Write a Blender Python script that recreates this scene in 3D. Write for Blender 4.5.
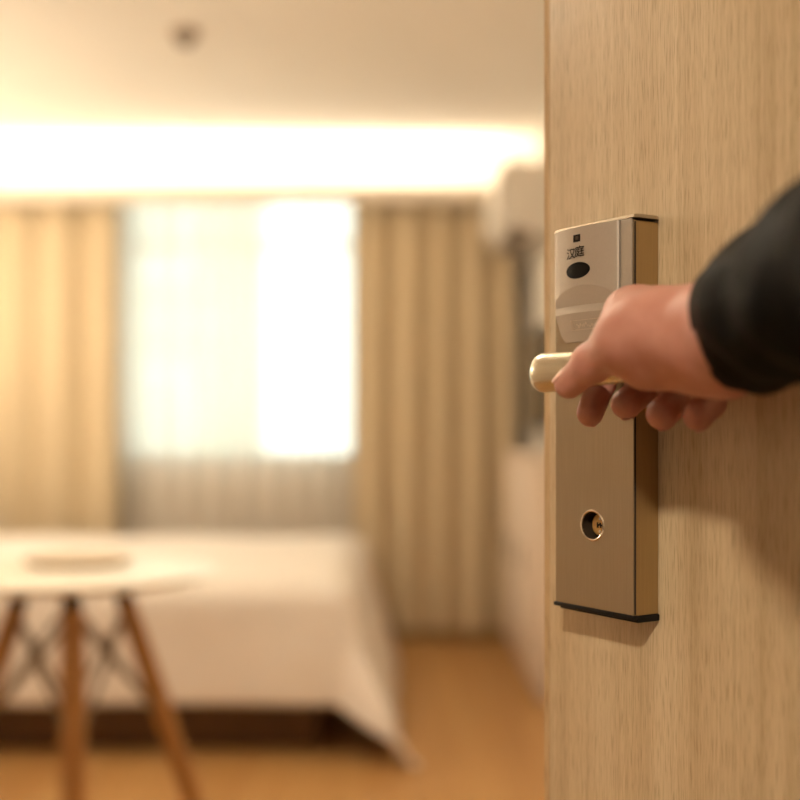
import bpy, bmesh, math, random
import numpy as np
from mathutils import Vector, Matrix

scene = bpy.context.scene
C = scene.collection
for o in list(bpy.data.objects):
    bpy.data.objects.remove(o, do_unlink=True)

# ------------------------------------------------------------------ camera
F = 1200.0            # focal length in pixels of the 800 px frame
HZ = 428.0            # horizon row
CAMZ = 1.06           # camera height
cam_d = bpy.data.cameras.new('camera')
cam = bpy.data.objects.new('camera', cam_d)
C.objects.link(cam)
cam.location = (0, 0, CAMZ)
cam.rotation_euler = (math.pi / 2, 0, 0)
cam_d.sensor_width = 36.0
cam_d.lens = F / 800 * 36.0
cam_d.shift_y = (HZ - 400) / 800
cam_d.clip_start = 0.02
cam_d.clip_end = 200
cam_d.dof.use_dof = True
cam_d.dof.focus_distance = 0.852
cam_d.dof.aperture_fstop = 2.5
scene.camera = cam

# ------------------------------------------------------------------ world (overcast sky outside the window)
w = bpy.data.worlds.new('sky')
scene.world = w
w.use_nodes = True
bg = w.node_tree.nodes['Background']
bg.inputs['Color'].default_value = (0.93, 1.0, 0.95, 1)
bg.inputs['Strength'].default_value = 3.8

# ------------------------------------------------------------------ view
vs = scene.view_settings
vs.view_transform = 'Standard'
vs.look = 'None'
vs.gamma = 1.0
vs.use_curve_mapping = False
vs.exposure = 0.0
scene.cycles.use_denoising = True
scene.cycles.max_bounces = 10

# lamp powers (W) and colours; the lamps themselves are built with their fixtures below
CORRIDOR_W = 66.0
ADDED_LAMP_GLOW = 38.0
ADDED_SCONCE_GLOW = 84.0
COVE_W = 14.0
WARM = (1.0, 0.87, 0.68)
WARM2 = (1.0, 0.865, 0.66)


def P(px, py, Z):
    return Vector(((px - 400) / F * Z, Z, CAMZ + (HZ - py) / F * Z))


# ------------------------------------------------------------------ helpers
def new_mat(name):
    m = bpy.data.materials.new(name)
    m.use_nodes = True
    nt = m.node_tree
    return m, nt, nt.nodes['Principled BSDF']


def mat(name, col, rough=0.5, metal=0.0, var=0.06, scale=12.0, bump=0.0, bscale=60.0, stretch=(1, 1, 1), **kw):
    """plain procedural surface: colour with a little noise variation and optional fine relief"""
    m, nt, b = new_mat(name)
    N, L = nt.nodes, nt.links
    tc = N.new('ShaderNodeTexCoord')
    mp = N.new('ShaderNodeMapping')
    mp.inputs['Scale'].default_value = stretch
    L.new(tc.outputs['Object'], mp.inputs['Vector'])
    nz = N.new('ShaderNodeTexNoise')
    nz.inputs['Scale'].default_value = scale
    nz.inputs['Detail'].default_value = 4
    L.new(mp.outputs['Vector'], nz.inputs['Vector'])
    rp = N.new('ShaderNodeValToRGB')
    rp.color_ramp.elements[0].position = 0.3
    rp.color_ramp.elements[1].position = 0.7
    rp.color_ramp.elements[0].color = tuple(c * (1 - var) for c in col) + (1,)
    rp.color_ramp.elements[1].color = tuple(min(1, c * (1 + var)) for c in col) + (1,)
    L.new(nz.outputs['Fac'], rp.inputs['Fac'])
    L.new(rp.outputs['Color'], b.inputs['Base Color'])
    b.inputs['Roughness'].default_value = rough
    b.inputs['Metallic'].default_value = metal
    if bump:
        n2 = N.new('ShaderNodeTexNoise')
        n2.inputs['Scale'].default_value = bscale
        n2.inputs['Detail'].default_value = 3
        L.new(mp.outputs['Vector'], n2.inputs['Vector'])
        bp = N.new('ShaderNodeBump')
        bp.inputs['Strength'].default_value = bump
        bp.inputs['Distance'].default_value = kw.pop('bdist', 0.001)
        L.new(n2.outputs['Fac'], bp.inputs['Height'])
        L.new(bp.outputs['Normal'], b.inputs['Normal'])
    for k, v in kw.items():
        b.inputs[k].default_value = v
    return m


def wood(name, c_dark, c_mid, c_light, rough=0.5, axis='z', s=1.0):
    """straight-grained veneer, grain along one object axis"""
    m, nt, b = new_mat(name)
    N, L = nt.nodes, nt.links
    tc = N.new('ShaderNodeTexCoord')

    def noise(along, across, detail, dist=0.0):
        mp = N.new('ShaderNodeMapping')
        sc = [across * s] * 3
        sc['xyz'.index(axis)] = along * s
        mp.inputs['Scale'].default_value = sc
        L.new(tc.outputs['Object'], mp.inputs['Vector'])
        nz = N.new('ShaderNodeTexNoise')
        nz.inputs['Scale'].default_value = 1.0
        nz.inputs['Detail'].default_value = detail
        nz.inputs['Distortion'].default_value = dist
        L.new(mp.outputs['Vector'], nz.inputs['Vector'])
        return nz.outputs['Fac']
    broad = noise(0.6, 24, 6, 0.6)
    streak = noise(2.2, 260, 4, 0.2)
    pore = noise(48, 1200, 3)
    a1 = N.new('ShaderNodeMath'); a1.operation = 'MULTIPLY_ADD'
    a1.inputs[1].default_value = 0.62
    L.new(broad, a1.inputs[0])
    a2 = N.new('ShaderNodeMath'); a2.operation = 'MULTIPLY'
    a2.inputs[1].default_value = 0.38
    L.new(streak, a2.inputs[0])
    L.new(a2.outputs[0], a1.inputs[2])
    rp = N.new('ShaderNodeValToRGB')
    e = rp.color_ramp.elements
    e[0].position, e[0].color = 0.37, tuple(c_dark) + (1,)
    e[1].position, e[1].color = 0.62, tuple(c_light) + (1,)
    x = e.new(0.48); x.color = tuple(c_mid) + (1,)
    L.new(a1.outputs[0], rp.inputs['Fac'])
    pr = N.new('ShaderNodeValToRGB')
    pr.color_ramp.elements[0].position = 0.34
    pr.color_ramp.elements[0].color = (0.64, 0.58, 0.50, 1)
    pr.color_ramp.elements[1].position = 0.5
    pr.color_ramp.elements[1].color = (1, 1, 1, 1)
    L.new(pore, pr.inputs['Fac'])
    mx = N.new('ShaderNodeMix'); mx.data_type = 'RGBA'; mx.blend_type = 'MULTIPLY'
    mx.inputs['Factor'].default_value = 0.8
    L.new(rp.outputs['Color'], mx.inputs['A'])
    L.new(pr.outputs['Color'], mx.inputs['B'])
    L.new(mx.outputs['Result'], b.inputs['Base Color'])
    bp = N.new('ShaderNodeBump')
    bp.inputs['Strength'].default_value = 0.25
    bp.inputs['Distance'].default_value = 0.0004
    L.new(pore, bp.inputs['Height'])
    L.new(bp.outputs['Normal'], b.inputs['Normal'])
    b.inputs['Roughness'].default_value = rough
    return m


def emit(name, col, strength):
    m, nt, b = new_mat(name)
    b.inputs['Base Color'].default_value = (*col, 1)
    b.inputs['Emission Color'].default_value = (*col, 1)
    b.inputs['Emission Strength'].default_value = strength
    return m


def mesh_obj(name, verts, faces, m, parent=None, smooth=False, angle=None):
    me = bpy.data.meshes.new(name)
    me.from_pydata([tuple(v) for v in verts], [], faces)
    me.update()
    return link(name, me, m, parent, smooth, angle)


def link(name, me, m, parent=None, smooth=False, angle=None):
    if m is not None:
        me.materials.append(m)
    if smooth:
        me.polygons.foreach_set('use_smooth', [True] * len(me.polygons))
        if angle is not None:
            me.set_sharp_from_angle(angle=math.radians(angle))
    o = bpy.data.objects.new(name, me)
    C.objects.link(o)
    if parent is not None:
        o.parent = parent
    return o


def bm_obj(name, bm, m, parent=None, smooth=False, angle=None):
    bmesh.ops.recalc_face_normals(bm, faces=bm.faces)
    me = bpy.data.meshes.new(name)
    bm.to_mesh(me)
    bm.free()
    return link(name, me, m, parent, smooth, angle)


def bm_box(bm, lo, hi, bev=0.0, seg=2):
    r = bmesh.ops.create_cube(bm, size=1.0)
    vsn = r['verts']
    for v in vsn:
        v.co = Vector([lo[i] + (v.co[i] + 0.5) * (hi[i] - lo[i]) for i in range(3)])
    if bev:
        es = list({e for v in vsn for e in v.link_edges})
        bmesh.ops.bevel(bm, geom=es, offset=bev, segments=seg, profile=0.5, affect='EDGES')


def box(name, lo, hi, m, parent=None, bev=0.0, seg=2):
    bm = bmesh.new()
    bm_box(bm, lo, hi, bev, seg)
    return bm_obj(name, bm, m, parent, smooth=bool(bev), angle=40)


def tube(name, pts, radii, m, parent=None, seg=24, cap=True, sec=None, up=Vector((0, 0, 1))):
    """sweep an ellipse along pts; radii per point = r or (r_side, r_up)"""
    pts = [Vector(p) for p in pts]
    n = len(pts)
    verts, faces = [], []
    for i, p in enumerate(pts):
        t = (pts[min(i + 1, n - 1)] - pts[max(i - 1, 0)]).normalized()
        u = up if abs(t.dot(up)) < 0.97 else Vector((1, 0, 0))
        sd = t.cross(u).normalized()
        uu = sd.cross(t).normalized()
        r = radii[i] if hasattr(radii, '__len__') else radii
        ra, rb = r if hasattr(r, '__len__') else (r, r)
        for k in range(seg):
            a = 2 * math.pi * k / seg
            verts.append(p + sd * math.cos(a) * ra + uu * math.sin(a) * rb)
    for i in range(n - 1):
        for k in range(seg):
            k2 = (k + 1) % seg
            faces.append((i * seg + k, i * seg + k2, (i + 1) * seg + k2, (i + 1) * seg + k))
    if cap:
        faces.append(tuple(reversed(range(seg))))
        faces.append(tuple((n - 1) * seg + k for k in range(seg)))
    bm = bmesh.new()
    me = bpy.data.meshes.new(name)
    me.from_pydata([tuple(v) for v in verts], [], faces)
    bm.from_mesh(me)
    bpy.data.meshes.remove(me)
    return bm_obj(name, bm, m, parent, smooth=True, angle=50)


def lathe(name, prof, m, parent=None, seg=40, axis='z', origin=(0, 0, 0), angle=35, cap=True):
    """revolve (r, h) profile"""
    verts, faces = [], []
    n = len(prof)
    for r, h in prof:
        for k in range(seg):
            a = 2 * math.pi * k / seg
            x, y, z = r * math.cos(a), r * math.sin(a), h
            if axis == 'y':
                x, y, z = x, z, y
            elif axis == 'x':
                x, y, z = z, x, y
            verts.append((x + origin[0], y + origin[1], z + origin[2]))
    for i in range(n - 1):
        for k in range(seg):
            k2 = (k + 1) % seg
            faces.append((i * seg + k, i * seg + k2, (i + 1) * seg + k2, (i + 1) * seg + k))
    if cap and prof[0][0] > 1e-6:
        faces.append(tuple(range(seg)))
    if cap and prof[-1][0] > 1e-6:
        faces.append(tuple((n - 1) * seg + k for k in range(seg)))
    bm = bmesh.new()
    me = bpy.data.meshes.new(name)
    me.from_pydata(verts, [], faces)
    bm.from_mesh(me)
    bpy.data.meshes.remove(me)
    bmesh.ops.remove_doubles(bm, verts=bm.verts, dist=1e-6)
    return bm_obj(name, bm, m, parent, smooth=True, angle=angle)


def tag(o, label=None, cat=None, group=None, kind=None):
    if label: o['label'] = label
    if cat: o['category'] = cat
    if group: o['group'] = group
    if kind: o['kind'] = kind
    return o


def empty(name, loc=(0, 0, 0), rz=0.0):
    o = bpy.data.objects.new(name, None)
    o.empty_display_size = 0.1
    C.objects.link(o)
    o.location = loc
    o.rotation_euler = (0, 0, rz)
    return o


def struct(o, label=None):
    o['kind'] = 'structure'
    if label: o['label'] = label
    return o


def area_light(name, loc, rot, power, col, sx, sy=None, parent=None, disk=False):
    d = bpy.data.lights.new(name, 'AREA')
    d.energy = power
    d.color = col
    d.size = sx
    if disk:
        d.shape = 'DISK'
    elif sy:
        d.shape = 'RECTANGLE'
        d.size_y = sy
    o = bpy.data.objects.new(name, d)
    C.objects.link(o)
    o.location = loc
    o.rotation_euler = rot
    if parent: o.parent = parent
    return o


# ------------------------------------------------------------------ materials
M_WALL = mat('wall_paint', (0.80, 0.74, 0.66), 0.85, var=0.02, scale=3, bump=0.15, bscale=250)
M_CEIL = mat('ceiling_paint', (0.82, 0.76, 0.68), 0.9, var=0.015, scale=3)
M_WHITE = mat('white_paint', (0.82, 0.80, 0.76), 0.5, var=0.02)
M_FLOOR = wood('floor_laminate', (0.41, 0.20, 0.06), (0.49, 0.26, 0.088), (0.56, 0.315, 0.115), 0.42, 'y', 0.25)
M_CORRC = mat('corridor_ceiling_paint', (0.42, 0.36, 0.29), 0.9, var=0.02)
M_CORR = mat('corridor_wallpaper', (0.13, 0.095, 0.065), 0.85, var=0.05, scale=30)
M_CARPET = mat('corridor_carpet', (0.10, 0.065, 0.045), 0.95, var=0.25, scale=40, bump=0.5, bscale=400)
M_DOOR = wood('door_veneer', (0.48, 0.345, 0.195), (0.59, 0.44, 0.265), (0.67, 0.525, 0.335), 0.45, 'z')
M_EDGE = wood('door_edge_band', (0.46, 0.29, 0.14), (0.54, 0.36, 0.19), (0.60, 0.42, 0.24), 0.45, 'z')

# ------------------------------------------------------------------ room shell
XL, XR, YB, YE, ZC = -2.35, 0.66, 6.15, 0.32, 2.47
YW = 0.19                      # corridor face of the entry wall
struct(box('floor', (XL - .1, YW, -0.08), (XR + .1, YB + .1, 0.0), M_FLOOR))
struct(box('ceiling', (XL - .1, YE, ZC), (XR + .1, YB + .1, ZC + .08), M_CEIL))
struct(box('wall_left', (XL - .1, YE, 0), (XL, YB, ZC), M_WALL))
struct(box('wall_right', (XR, YE, 0), (XR + .1, YB, ZC), M_WALL))
# window wall with an opening
WX0, WX1, WZ0, WZ1 = -1.43, -0.20, 0.88, 2.30
wb = bmesh.new()
bm_box(wb, (XL - .1, YB, 0), (WX0, YB + .18, ZC))
bm_box(wb, (WX1, YB, 0), (XR + .1, YB + .18, ZC))
bm_box(wb, (WX0, YB, 0), (WX1, YB + .18, WZ0))
bm_box(wb, (WX0, YB, WZ1), (WX1, YB + .18, ZC))
struct(bm_obj('wall_back', wb, M_WALL))
# entry wall with the doorway the camera looks through
DX0, DX1, DZ = -0.36, 0.61, 2.08
eb = bmesh.new()
bm_box(eb, (XL - .1, YW, 0), (DX0, YE, ZC))
bm_box(eb, (DX1 + .04, YW, 0), (XR + 1.6, YE, ZC))
bm_box(eb, (DX0, YW, DZ), (DX1 + .04, YE, ZC))
struct(bm_obj('wall_entry', eb, M_WALL))
# corridor outside the door (behind the camera)
struct(box('floor', (-2.45, -1.55, -0.08), (2.3, YW, -0.002), M_CARPET)).name = 'floor_corridor'
struct(box('ceiling_corridor', (-2.45, -1.55, 2.45), (2.3, YW, 2.53), M_CORRC))
struct(box('wall_corridor', (-2.45, -1.65, 0), (2.3, -1.55, 2.45), M_CORR))
struct(box('wall_corridor_left', (-2.55, -1.55, 0), (-2.45, YW, 2.45), M_CORR))
struct(box('wall_corridor_right', (2.22, -1.55, 0), (2.3, YW, 2.45), M_CORR))
bb = bmesh.new()
bm_box(bb, (XR - .012, 1.3, 0), (XR, YB, .08), .003)
struct(bm_obj('baseboard_right', bb, M_WHITE, smooth=True, angle=40))
bb = bmesh.new()
bm_box(bb, (XL, YB - .012, 0), (XR - .012, YB, .08), .003)
struct(bm_obj('baseboard_back', bb, M_WHITE, smooth=True, angle=40))

# ------------------------------------------------------------------ window
M_FRAME = mat('window_frame_white', (0.75, 0.76, 0.74), 0.4, var=0.02)
mg, nt, b = new_mat('window_glass')
b.inputs['Base Color'].default_value = (0.93, 0.98, 0.95, 1)
b.inputs['Roughness'].default_value = 0.0
b.inputs['Transmission Weight'].default_value = 1.0
b.inputs['IOR'].default_value = 1.01
gn = nt.nodes.new('ShaderNodeTexNoise'); gn.inputs['Scale'].default_value = 3
M_GLASS = mg
win = struct(empty('window_1', ((WX0 + WX1) / 2, YB + .10, WZ0)))
hw, hh = (WX1 - WX0) / 2, WZ1 - WZ0
fw = .05
fb = bmesh.new()
bm_box(fb, (-hw, -.035, 0), (-hw + fw, .035, hh), .004)
bm_box(fb, (hw - fw, -.035, 0), (hw, .035, hh), .004)
bm_box(fb, (-hw + fw, -.035, 0), (hw - fw, .035, fw), .004)
bm_box(fb, (-hw + fw, -.035, hh - fw), (hw - fw, .035, hh), .004)
bm_obj('window_frame', fb, M_FRAME, win, True, 40)
TR = 2.005 - WZ0          # transom height above the sill
box('transom', (-hw + fw, -.02, TR - .018), (hw - fw, .02, TR + .018), M_FRAME, win, .004)
box('mullion', (-.02, -.02, fw), (.02, .02, TR - .018), M_FRAME, win, .004)
box('mullion', (-.02, -.02, TR + .018), (.02, .02, hh - fw), M_FRAME, win, .004)
for x0, x1, z0, z1 in ((-hw + fw, -.02, fw, TR - .018), (.02, hw - fw, fw, TR - .018),
                       (-hw + fw, -.02, TR + .018, hh - fw), (.02, hw - fw, TR + .018, hh - fw)):
    box('pane', (x0, -.003, z0), (x1, .003, z1), M_GLASS, win)
box('window_sill', (-hw, -.10, -.02), (hw, -.036, 0.012), M_FRAME, win, .003)

# pale building across the street, seen hazily through the left half of the window
M_BLD = mat('pale_render', (0.33, 0.36, 0.30), 0.9, var=0.04, scale=0.4)
M_BLDW = mat('far_window_glass', (0.30, 0.33, 0.29), 0.8, var=0.05)
M_BLDS = mat('building_stone_band', (0.40, 0.42, 0.37), 0.9, var=0.04)
bld = empty('building', (-7.4, 20.0, -9))
tag(bld, 'pale grey-green building outside behind the sheer curtain and window', 'building')
box('facade', (-5, 0, 0), (4.55, 6, 19), M_BLD, bld)
for fl in range(5):
    zf = 6.6 + fl * 3.0
    box('floor_band', (-5, -.08, zf - .9), (4.55, 0, zf - .65), M_BLDS, bld)
    for c in range(4):
        xw = -3.9 + c * 2.2
        wn = box('window', (xw, -.05, zf), (xw + 1.2, 0, zf + 1.4), M_FRAME, bld)
        box('pane', (xw + .07, -.07, zf + .07), (xw + .57, -.05, zf + 1.33), M_BLDW, wn)
        box('pane', (xw + .63, -.07, zf + .07), (xw + 1.13, -.05, zf + 1.33), M_BLDW, wn)

# ------------------------------------------------------------------ curtains
M_CURT = mat('tan_curtain_cloth', (0.66, 0.53, 0.345), 0.85, var=0.05, scale=30, bump=0.3, bscale=500,
             **{'Sheen Weight': 0.2})
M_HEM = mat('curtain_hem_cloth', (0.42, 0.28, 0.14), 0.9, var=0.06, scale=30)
ms, nt, b = new_mat('sheer_voile')
N, L = nt.nodes, nt.links
tr = N.new('ShaderNodeBsdfTransparent'); tr.inputs['Color'].default_value = (0.97, 0.98, 0.96, 1)
tl = N.new('ShaderNodeBsdfTranslucent'); tl.inputs['Color'].default_value = (0.88, 0.84, 0.78, 1)
df = N.new('ShaderNodeBsdfDiffuse'); df.inputs['Color'].default_value = (0.90, 0.81, 0.72, 1)
m1 = N.new('ShaderNodeMixShader'); m1.inputs[0].default_value = 0.68
m2 = N.new('ShaderNodeMixShader')
wv = N.new('ShaderNodeTexNoise'); wv.inputs['Scale'].default_value = 300
rg = N.new('ShaderNodeMapRange'); rg.inputs['To Min'].default_value = 0.58; rg.inputs['To Max'].default_value = 0.74
tcs = N.new('ShaderNodeTexCoord')
L.new(tcs.outputs['Object'], wv.inputs['Vector'])
L.new(wv.outputs['Fac'], rg.inputs['Value'])
L.new(rg.outputs['Result'], m2.inputs[0])
L.new(tl.outputs[0], m1.inputs[1]); L.new(df.outputs[0], m1.inputs[2])
L.new(tr.outputs[0], m2.inputs[1]); L.new(m1.outputs[0], m2.inputs[2])
L.new(m2.outputs[0], N['Material Output'].inputs['Surface'])
M_SHEER = ms


def curtain(name, x0, x1, y, z0, z1, folds, amp, m, seed, thick=0.004, hem=None, label='', cat='curtain', group=None, gather=None):
    rnd = random.Random(seed)
    nx, nz = folds * 14, 26
    ph = [rnd.uniform(-.5, .5) for _ in range(folds + 2)]
    am = [rnd.uniform(.65, 1.25) for _ in range(folds + 2)]
    verts, faces = [], []

    def off(t, zt):
        u = t * folds
        k = int(u); fr = u - k
        a0, a1 = am[k], am[min(k + 1, folds + 1)]
        p0, p1 = ph[k], ph[min(k + 1, folds + 1)]
        a = a0 + (a1 - a0) * fr
        p = p0 + (p1 - p0) * fr
        s = math.sin(2 * math.pi * u + p + .25 * math.sin(3 * zt + k))
        s = s * (0.8 + .2 * abs(s))
        return amp * a * s * (0.75 + 0.35 * (1 - zt))
    for j in range(nz + 1):
        zt = j / nz
        for i in range(nx + 1):
            t = i / nx
            verts.append((x0 + (x1 - x0) * t, y + off(t, zt), z0 + (z1 - z0) * zt))
    for j in range(nz):
        for i in range(nx):
            a = j * (nx + 1) + i
            faces.append((a, a + 1, a + nx + 2, a + nx + 1))
    o = mesh_obj(name, verts, faces, m, None, True)
    if thick:
        md = o.modifiers.new('thickness', 'SOLIDIFY'); md.thickness = thick; md.offset = 0
    tag(o, label, cat, group)
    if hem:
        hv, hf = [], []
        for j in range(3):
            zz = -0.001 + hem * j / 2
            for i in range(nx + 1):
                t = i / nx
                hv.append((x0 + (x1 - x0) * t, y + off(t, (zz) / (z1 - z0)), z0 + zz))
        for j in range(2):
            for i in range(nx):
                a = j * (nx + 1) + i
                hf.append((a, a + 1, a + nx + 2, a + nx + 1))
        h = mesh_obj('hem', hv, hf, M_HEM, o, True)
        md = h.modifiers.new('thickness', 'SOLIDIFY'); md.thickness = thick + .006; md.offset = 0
    return o


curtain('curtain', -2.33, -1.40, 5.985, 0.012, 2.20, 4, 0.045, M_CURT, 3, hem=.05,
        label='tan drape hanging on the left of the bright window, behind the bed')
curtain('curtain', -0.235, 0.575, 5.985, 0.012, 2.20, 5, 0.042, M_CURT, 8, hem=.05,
        label='tan drape hanging on the right of the bright window, beside the air conditioner')
curtain('sheer_curtain', -1.44, -0.19, 6.085, 0.02, 2.20, 9, 0.022, M_SHEER, 5, thick=0,
        label='thin white sheer curtain across the bright window', cat='sheer curtain')

# curtain box with the hidden light strip that washes the ceiling
M_VAL = mat('valance_board', (0.80, 0.70, 0.58), 0.7, var=0.02)
val = empty('valance', (0, 5.885, 2.20))
tag(val, 'long pale curtain box across the window wall with glowing cove above', 'valance')
vb = bmesh.new()
bm_box(vb, (XL + .001, -.012, -.035), (XR - .001, .012, .045), .003)
bm_obj('fascia', vb, M_VAL, val, True, 40)
box('shelf', (XL + .001, .012, .035), (XR - .001, YB - 5.885 - .001, .045), M_WHITE, val)
box('light_strip', (XL + .05, .05, .045), (XR - .05, .075, .053), emit('led_strip', WARM, 6), val)
area_light('cove_light', (-.87, .0625, .056), (math.radians(180), 0, 0), COVE_W, WARM, 2.85, 0.03, val)
box('curtain_rail', (XL + .01, .075, .005), (XR - .01, .10, .035), M_FRAME, val)

# ------------------------------------------------------------------ ceiling fixtures
M_PLAST = mat('white_plastic', (0.72, 0.66, 0.58), 0.45, var=0.02)
M_GREYP = mat('grey_plastic', (0.16, 0.12, 0.09), 0.5, var=0.04)
sm = empty('smoke_detector', (-0.765, 4.27, ZC))
tag(sm, 'small round smoke detector on the plain ceiling', 'smoke detector')
lathe('base', [(0.0, 0), (.052, 0), (.052, -.012), (.047, -.02), (0, -.02)], mat('detector_plastic', (0.40, 0.30, 0.21), 0.5), sm)
lathe('sensor_head', [(.036, -.02), (.034, -.030), (.028, -.044), (.02, -.05), (0, -.05)], M_GREYP, sm)

lamp = empty('added_ceiling_lamp', (-0.75, 2.6, ZC))  # unseen lamp added to brighten the room
tag(lamp, 'round flush ceiling lamp above the white table, added out of view to light the room', 'ceiling lamp')
lathe('ceiling_plate', [(0, 0), (.09, 0), (.09, -.012), (.082, -.018), (0, -.018)], M_WHITE, lamp)
tube('stem', [(0, 0, -.018), (0, 0, -.13)], .012, M_WHITE, lamp, 14)
lathe('diffuser', [(0, -.13), (.17, -.13), (.19, -.145), (.19, -.225), (.17, -.24), (0, -.245)], emit('added_lamp_diffuser', WARM2, ADDED_LAMP_GLOW), lamp)

M_GLOBE = emit('added_sconce_globe', WARM2, ADDED_SCONCE_GLOW)


def added_sconce(y, label):  # wall lamps added out of view to light bed, drape and ceiling
    o = empty('added_wall_lamp', (XL, y, 1.55))
    tag(o, label, 'wall lamp', 'added globe wall lamps over the head of the bed')
    lathe('wall_plate', [(0, 0), (.05, 0), (.05, .012), (.042, .018), (0, .018)], M_WHITE, o, 32, 'x')
    tube('arm', [(.018, 0, 0), (.07, 0, -.012), (.10, 0, .0), (.115, 0, .03)], .007, M_WHITE, o, 12)
    lathe('globe', [(0, .02)] + [(.08 * math.sin(a), .10 - .08 * math.cos(a)) for a in np.linspace(.1, 3.04, 18)] + [(0, .18)], M_GLOBE, o, 32, 'z', (.115, 0, 0), 80)


added_sconce(5.12, 'added unseen globe lamp on the wall beside the bed, nearer the window')
added_sconce(3.95, 'added unseen globe lamp on the wall beside the bed, nearer the table')

dl = empty('downlight', (-0.50, -0.98, 2.45))
tag(dl, 'round corridor ceiling light behind the viewer', 'ceiling lamp')
lathe('ring', [(.10, 0), (.155, 0), (.155, -.012), (.148, -.016), (.11, -.016), (.10, -.004), (.10, 0)], M_WHITE, dl, cap=False)
lathe('diffuser', [(0, -.001), (.10, -.001), (.10, -.006), (0, -.008)], emit('downlight_diffuser', WARM, 4), dl)
area_light('corridor_light', (0, 0, -.018), (0, 0, 0), CORRIDOR_W, WARM, .22, None, dl, True)

# ------------------------------------------------------------------ bed
M_MATT = mat('mattress_cloth', (0.78, 0.74, 0.68), 0.9, var=0.03)
M_BASE = mat('dark_bed_base', (0.14, 0.075, 0.032), 0.7, var=0.1, scale=30)
M_SPREAD = mat('white_bedspread', (0.84, 0.77, 0.70), 0.85, var=0.02, scale=15, bump=0.2, bscale=300)
M_HEADB = wood('headboard_wood', (0.30, 0.17, 0.08), (0.36, 0.21, 0.10), (0.42, 0.26, 0.13), 0.5, 'y')
BX0, BX1, BY0, BY1, BZ = -2.27, -0.15, 3.86, 5.62, 0.545
bed = empty('bed', ((BX0 + BX1) / 2, (BY0 + BY1) / 2, 0))
tag(bed, 'large bed with dark base beneath the white bedspread', 'bed')
cx, cy = bed.location.x, bed.location.y
box('bed_base', (BX0 - cx, BY0 + .12 - cy, 0.0), (BX1 - .12 - cx, BY1 - .04 - cy, .26), M_BASE, bed, .012)
box('mattress', (BX0 - cx, BY0 + .015 - cy, .26), (BX1 - .015 - cx, BY1 - cy, BZ - .02), M_MATT, bed, .05, 4)
box('headboard', (XL + .004 - cx, BY0 - .05 - cy, 0), (BX0 - cx, BY1 + .05 - cy, 1.05), M_HEADB, bed, .01)

# bedspread: flat cloth draped over the mattress, corner falling to the floor
rnd = random.Random(4)
OV, OVX = 0.345, 0.50
na, nb = 96, 104
a0, a1 = BX0 + .45, BX1 + OVX
b0, b1 = BY0 - OV, BY1 + .02
sv, sf = [], []
R = 0.06
for j in range(nb + 1):
    for i in range(na + 1):
        a = a0 + (a1 - a0) * i / na
        bb_ = b0 + (b1 - b0) * j / nb
        ox, oy = max(0, a - (BX1 - R)), max(0, (BY0 + R) - bb_)
        d = math.hypot(ox, oy)
        if d <= 1e-9:
            x, y = a, bb_
            puff = .030 * (math.sin(math.pi * min(1, max(0, (bb_ - BY0) / (BY1 - BY0)))) ** .5)
            z = BZ + puff + .004 * math.sin(9 * a + 3 * bb_) * math.sin(7 * bb_)
        else:
            dx, dy = ox / d, -oy / d
            corner = min(ox, oy) / max(ox, oy)
            arc = R * math.pi / 2
            if d < arc:
                th = d / R
                rad, drop = R * math.sin(th), R * (1 - math.cos(th))
            else:
                h = d - arc
                fl = (.10 if oy > ox else .34) * (1 - corner) + .62 * corner
                rad, drop = R + h * fl * .8, R + h * math.sqrt(max(0.05, 1 - (fl * .8) ** 2))
                along = a if oy > ox else bb_
                rad += (.010 + .02 * corner) * math.sin(11 * along + 1.5 * math.sin(4 * along)) * min(1, h / .15)
            x = min(a, BX1 - R) + dx * rad
            y = max(bb_, BY0 + R) + dy * rad
            z = max(.012 + .004 * corner, BZ - drop)
        sv.append((x, y, z))
for j in range(nb):
    for i in range(na):
        k = j * (na + 1) + i
        sf.append((k, k + 1, k + na + 2, k + na + 1))
sp = mesh_obj('bedspread', sv, sf, M_SPREAD, None, True)
md = sp.modifiers.new('thickness', 'SOLIDIFY'); md.thickness = .012; md.offset = 0
tag(sp, 'plain white bedspread draped over the bed with one corner reaching the floor', 'bedspread')
pv = empty('pillow', (BX0 + .25, (BY0 + BY1) / 2, BZ))
M_PILL = mat('pillow_cotton', (0.82, 0.79, 0.74), 0.9, var=0.02, bump=.2, bscale=200)


def pillow(name, loc, label):
    vs_, fs_ = [], []
    n = 20
    for s in (1, -1):
        for j in range(n + 1):
            for i in range(n + 1):
                u, v = i / n * 2 - 1, j / n * 2 - 1
                t = max(0, (1 - u * u) * (1 - v * v)) ** .42
                vs_.append((u * .21 * (1 - .06 * (1 - abs(v))), v * .34 * (1 - .05 * (1 - abs(u))), s * .085 * t))
    for s in range(2):
        for j in range(n):
            for i in range(n):
                k = s * (n + 1) ** 2 + j * (n + 1) + i
                f = (k, k + 1, k + n + 2, k + n + 1)
                fs_.append(f if s == 0 else tuple(reversed(f)))
    bm = bmesh.new(); me = bpy.data.meshes.new('x'); me.from_pydata(vs_, [], fs_); bm.from_mesh(me)
    bmesh.ops.remove_doubles(bm, verts=bm.verts, dist=1e-5)
    o = bm_obj(name, bm, M_PILL, None, True)
    o.location = loc
    tag(o, label, 'pillow', 'pillows at the head of the bed')
    return o


bpy.data.objects.remove(pv)
pillow('pillow', (BX0 + .225, BY0 + .45, BZ + .07), 'white pillow at the head of the bed, nearer the door')
pillow('pillow', (BX0 + .225, BY1 - .45, BZ + .07), 'white pillow at the head of the bed, nearer the window')

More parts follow.
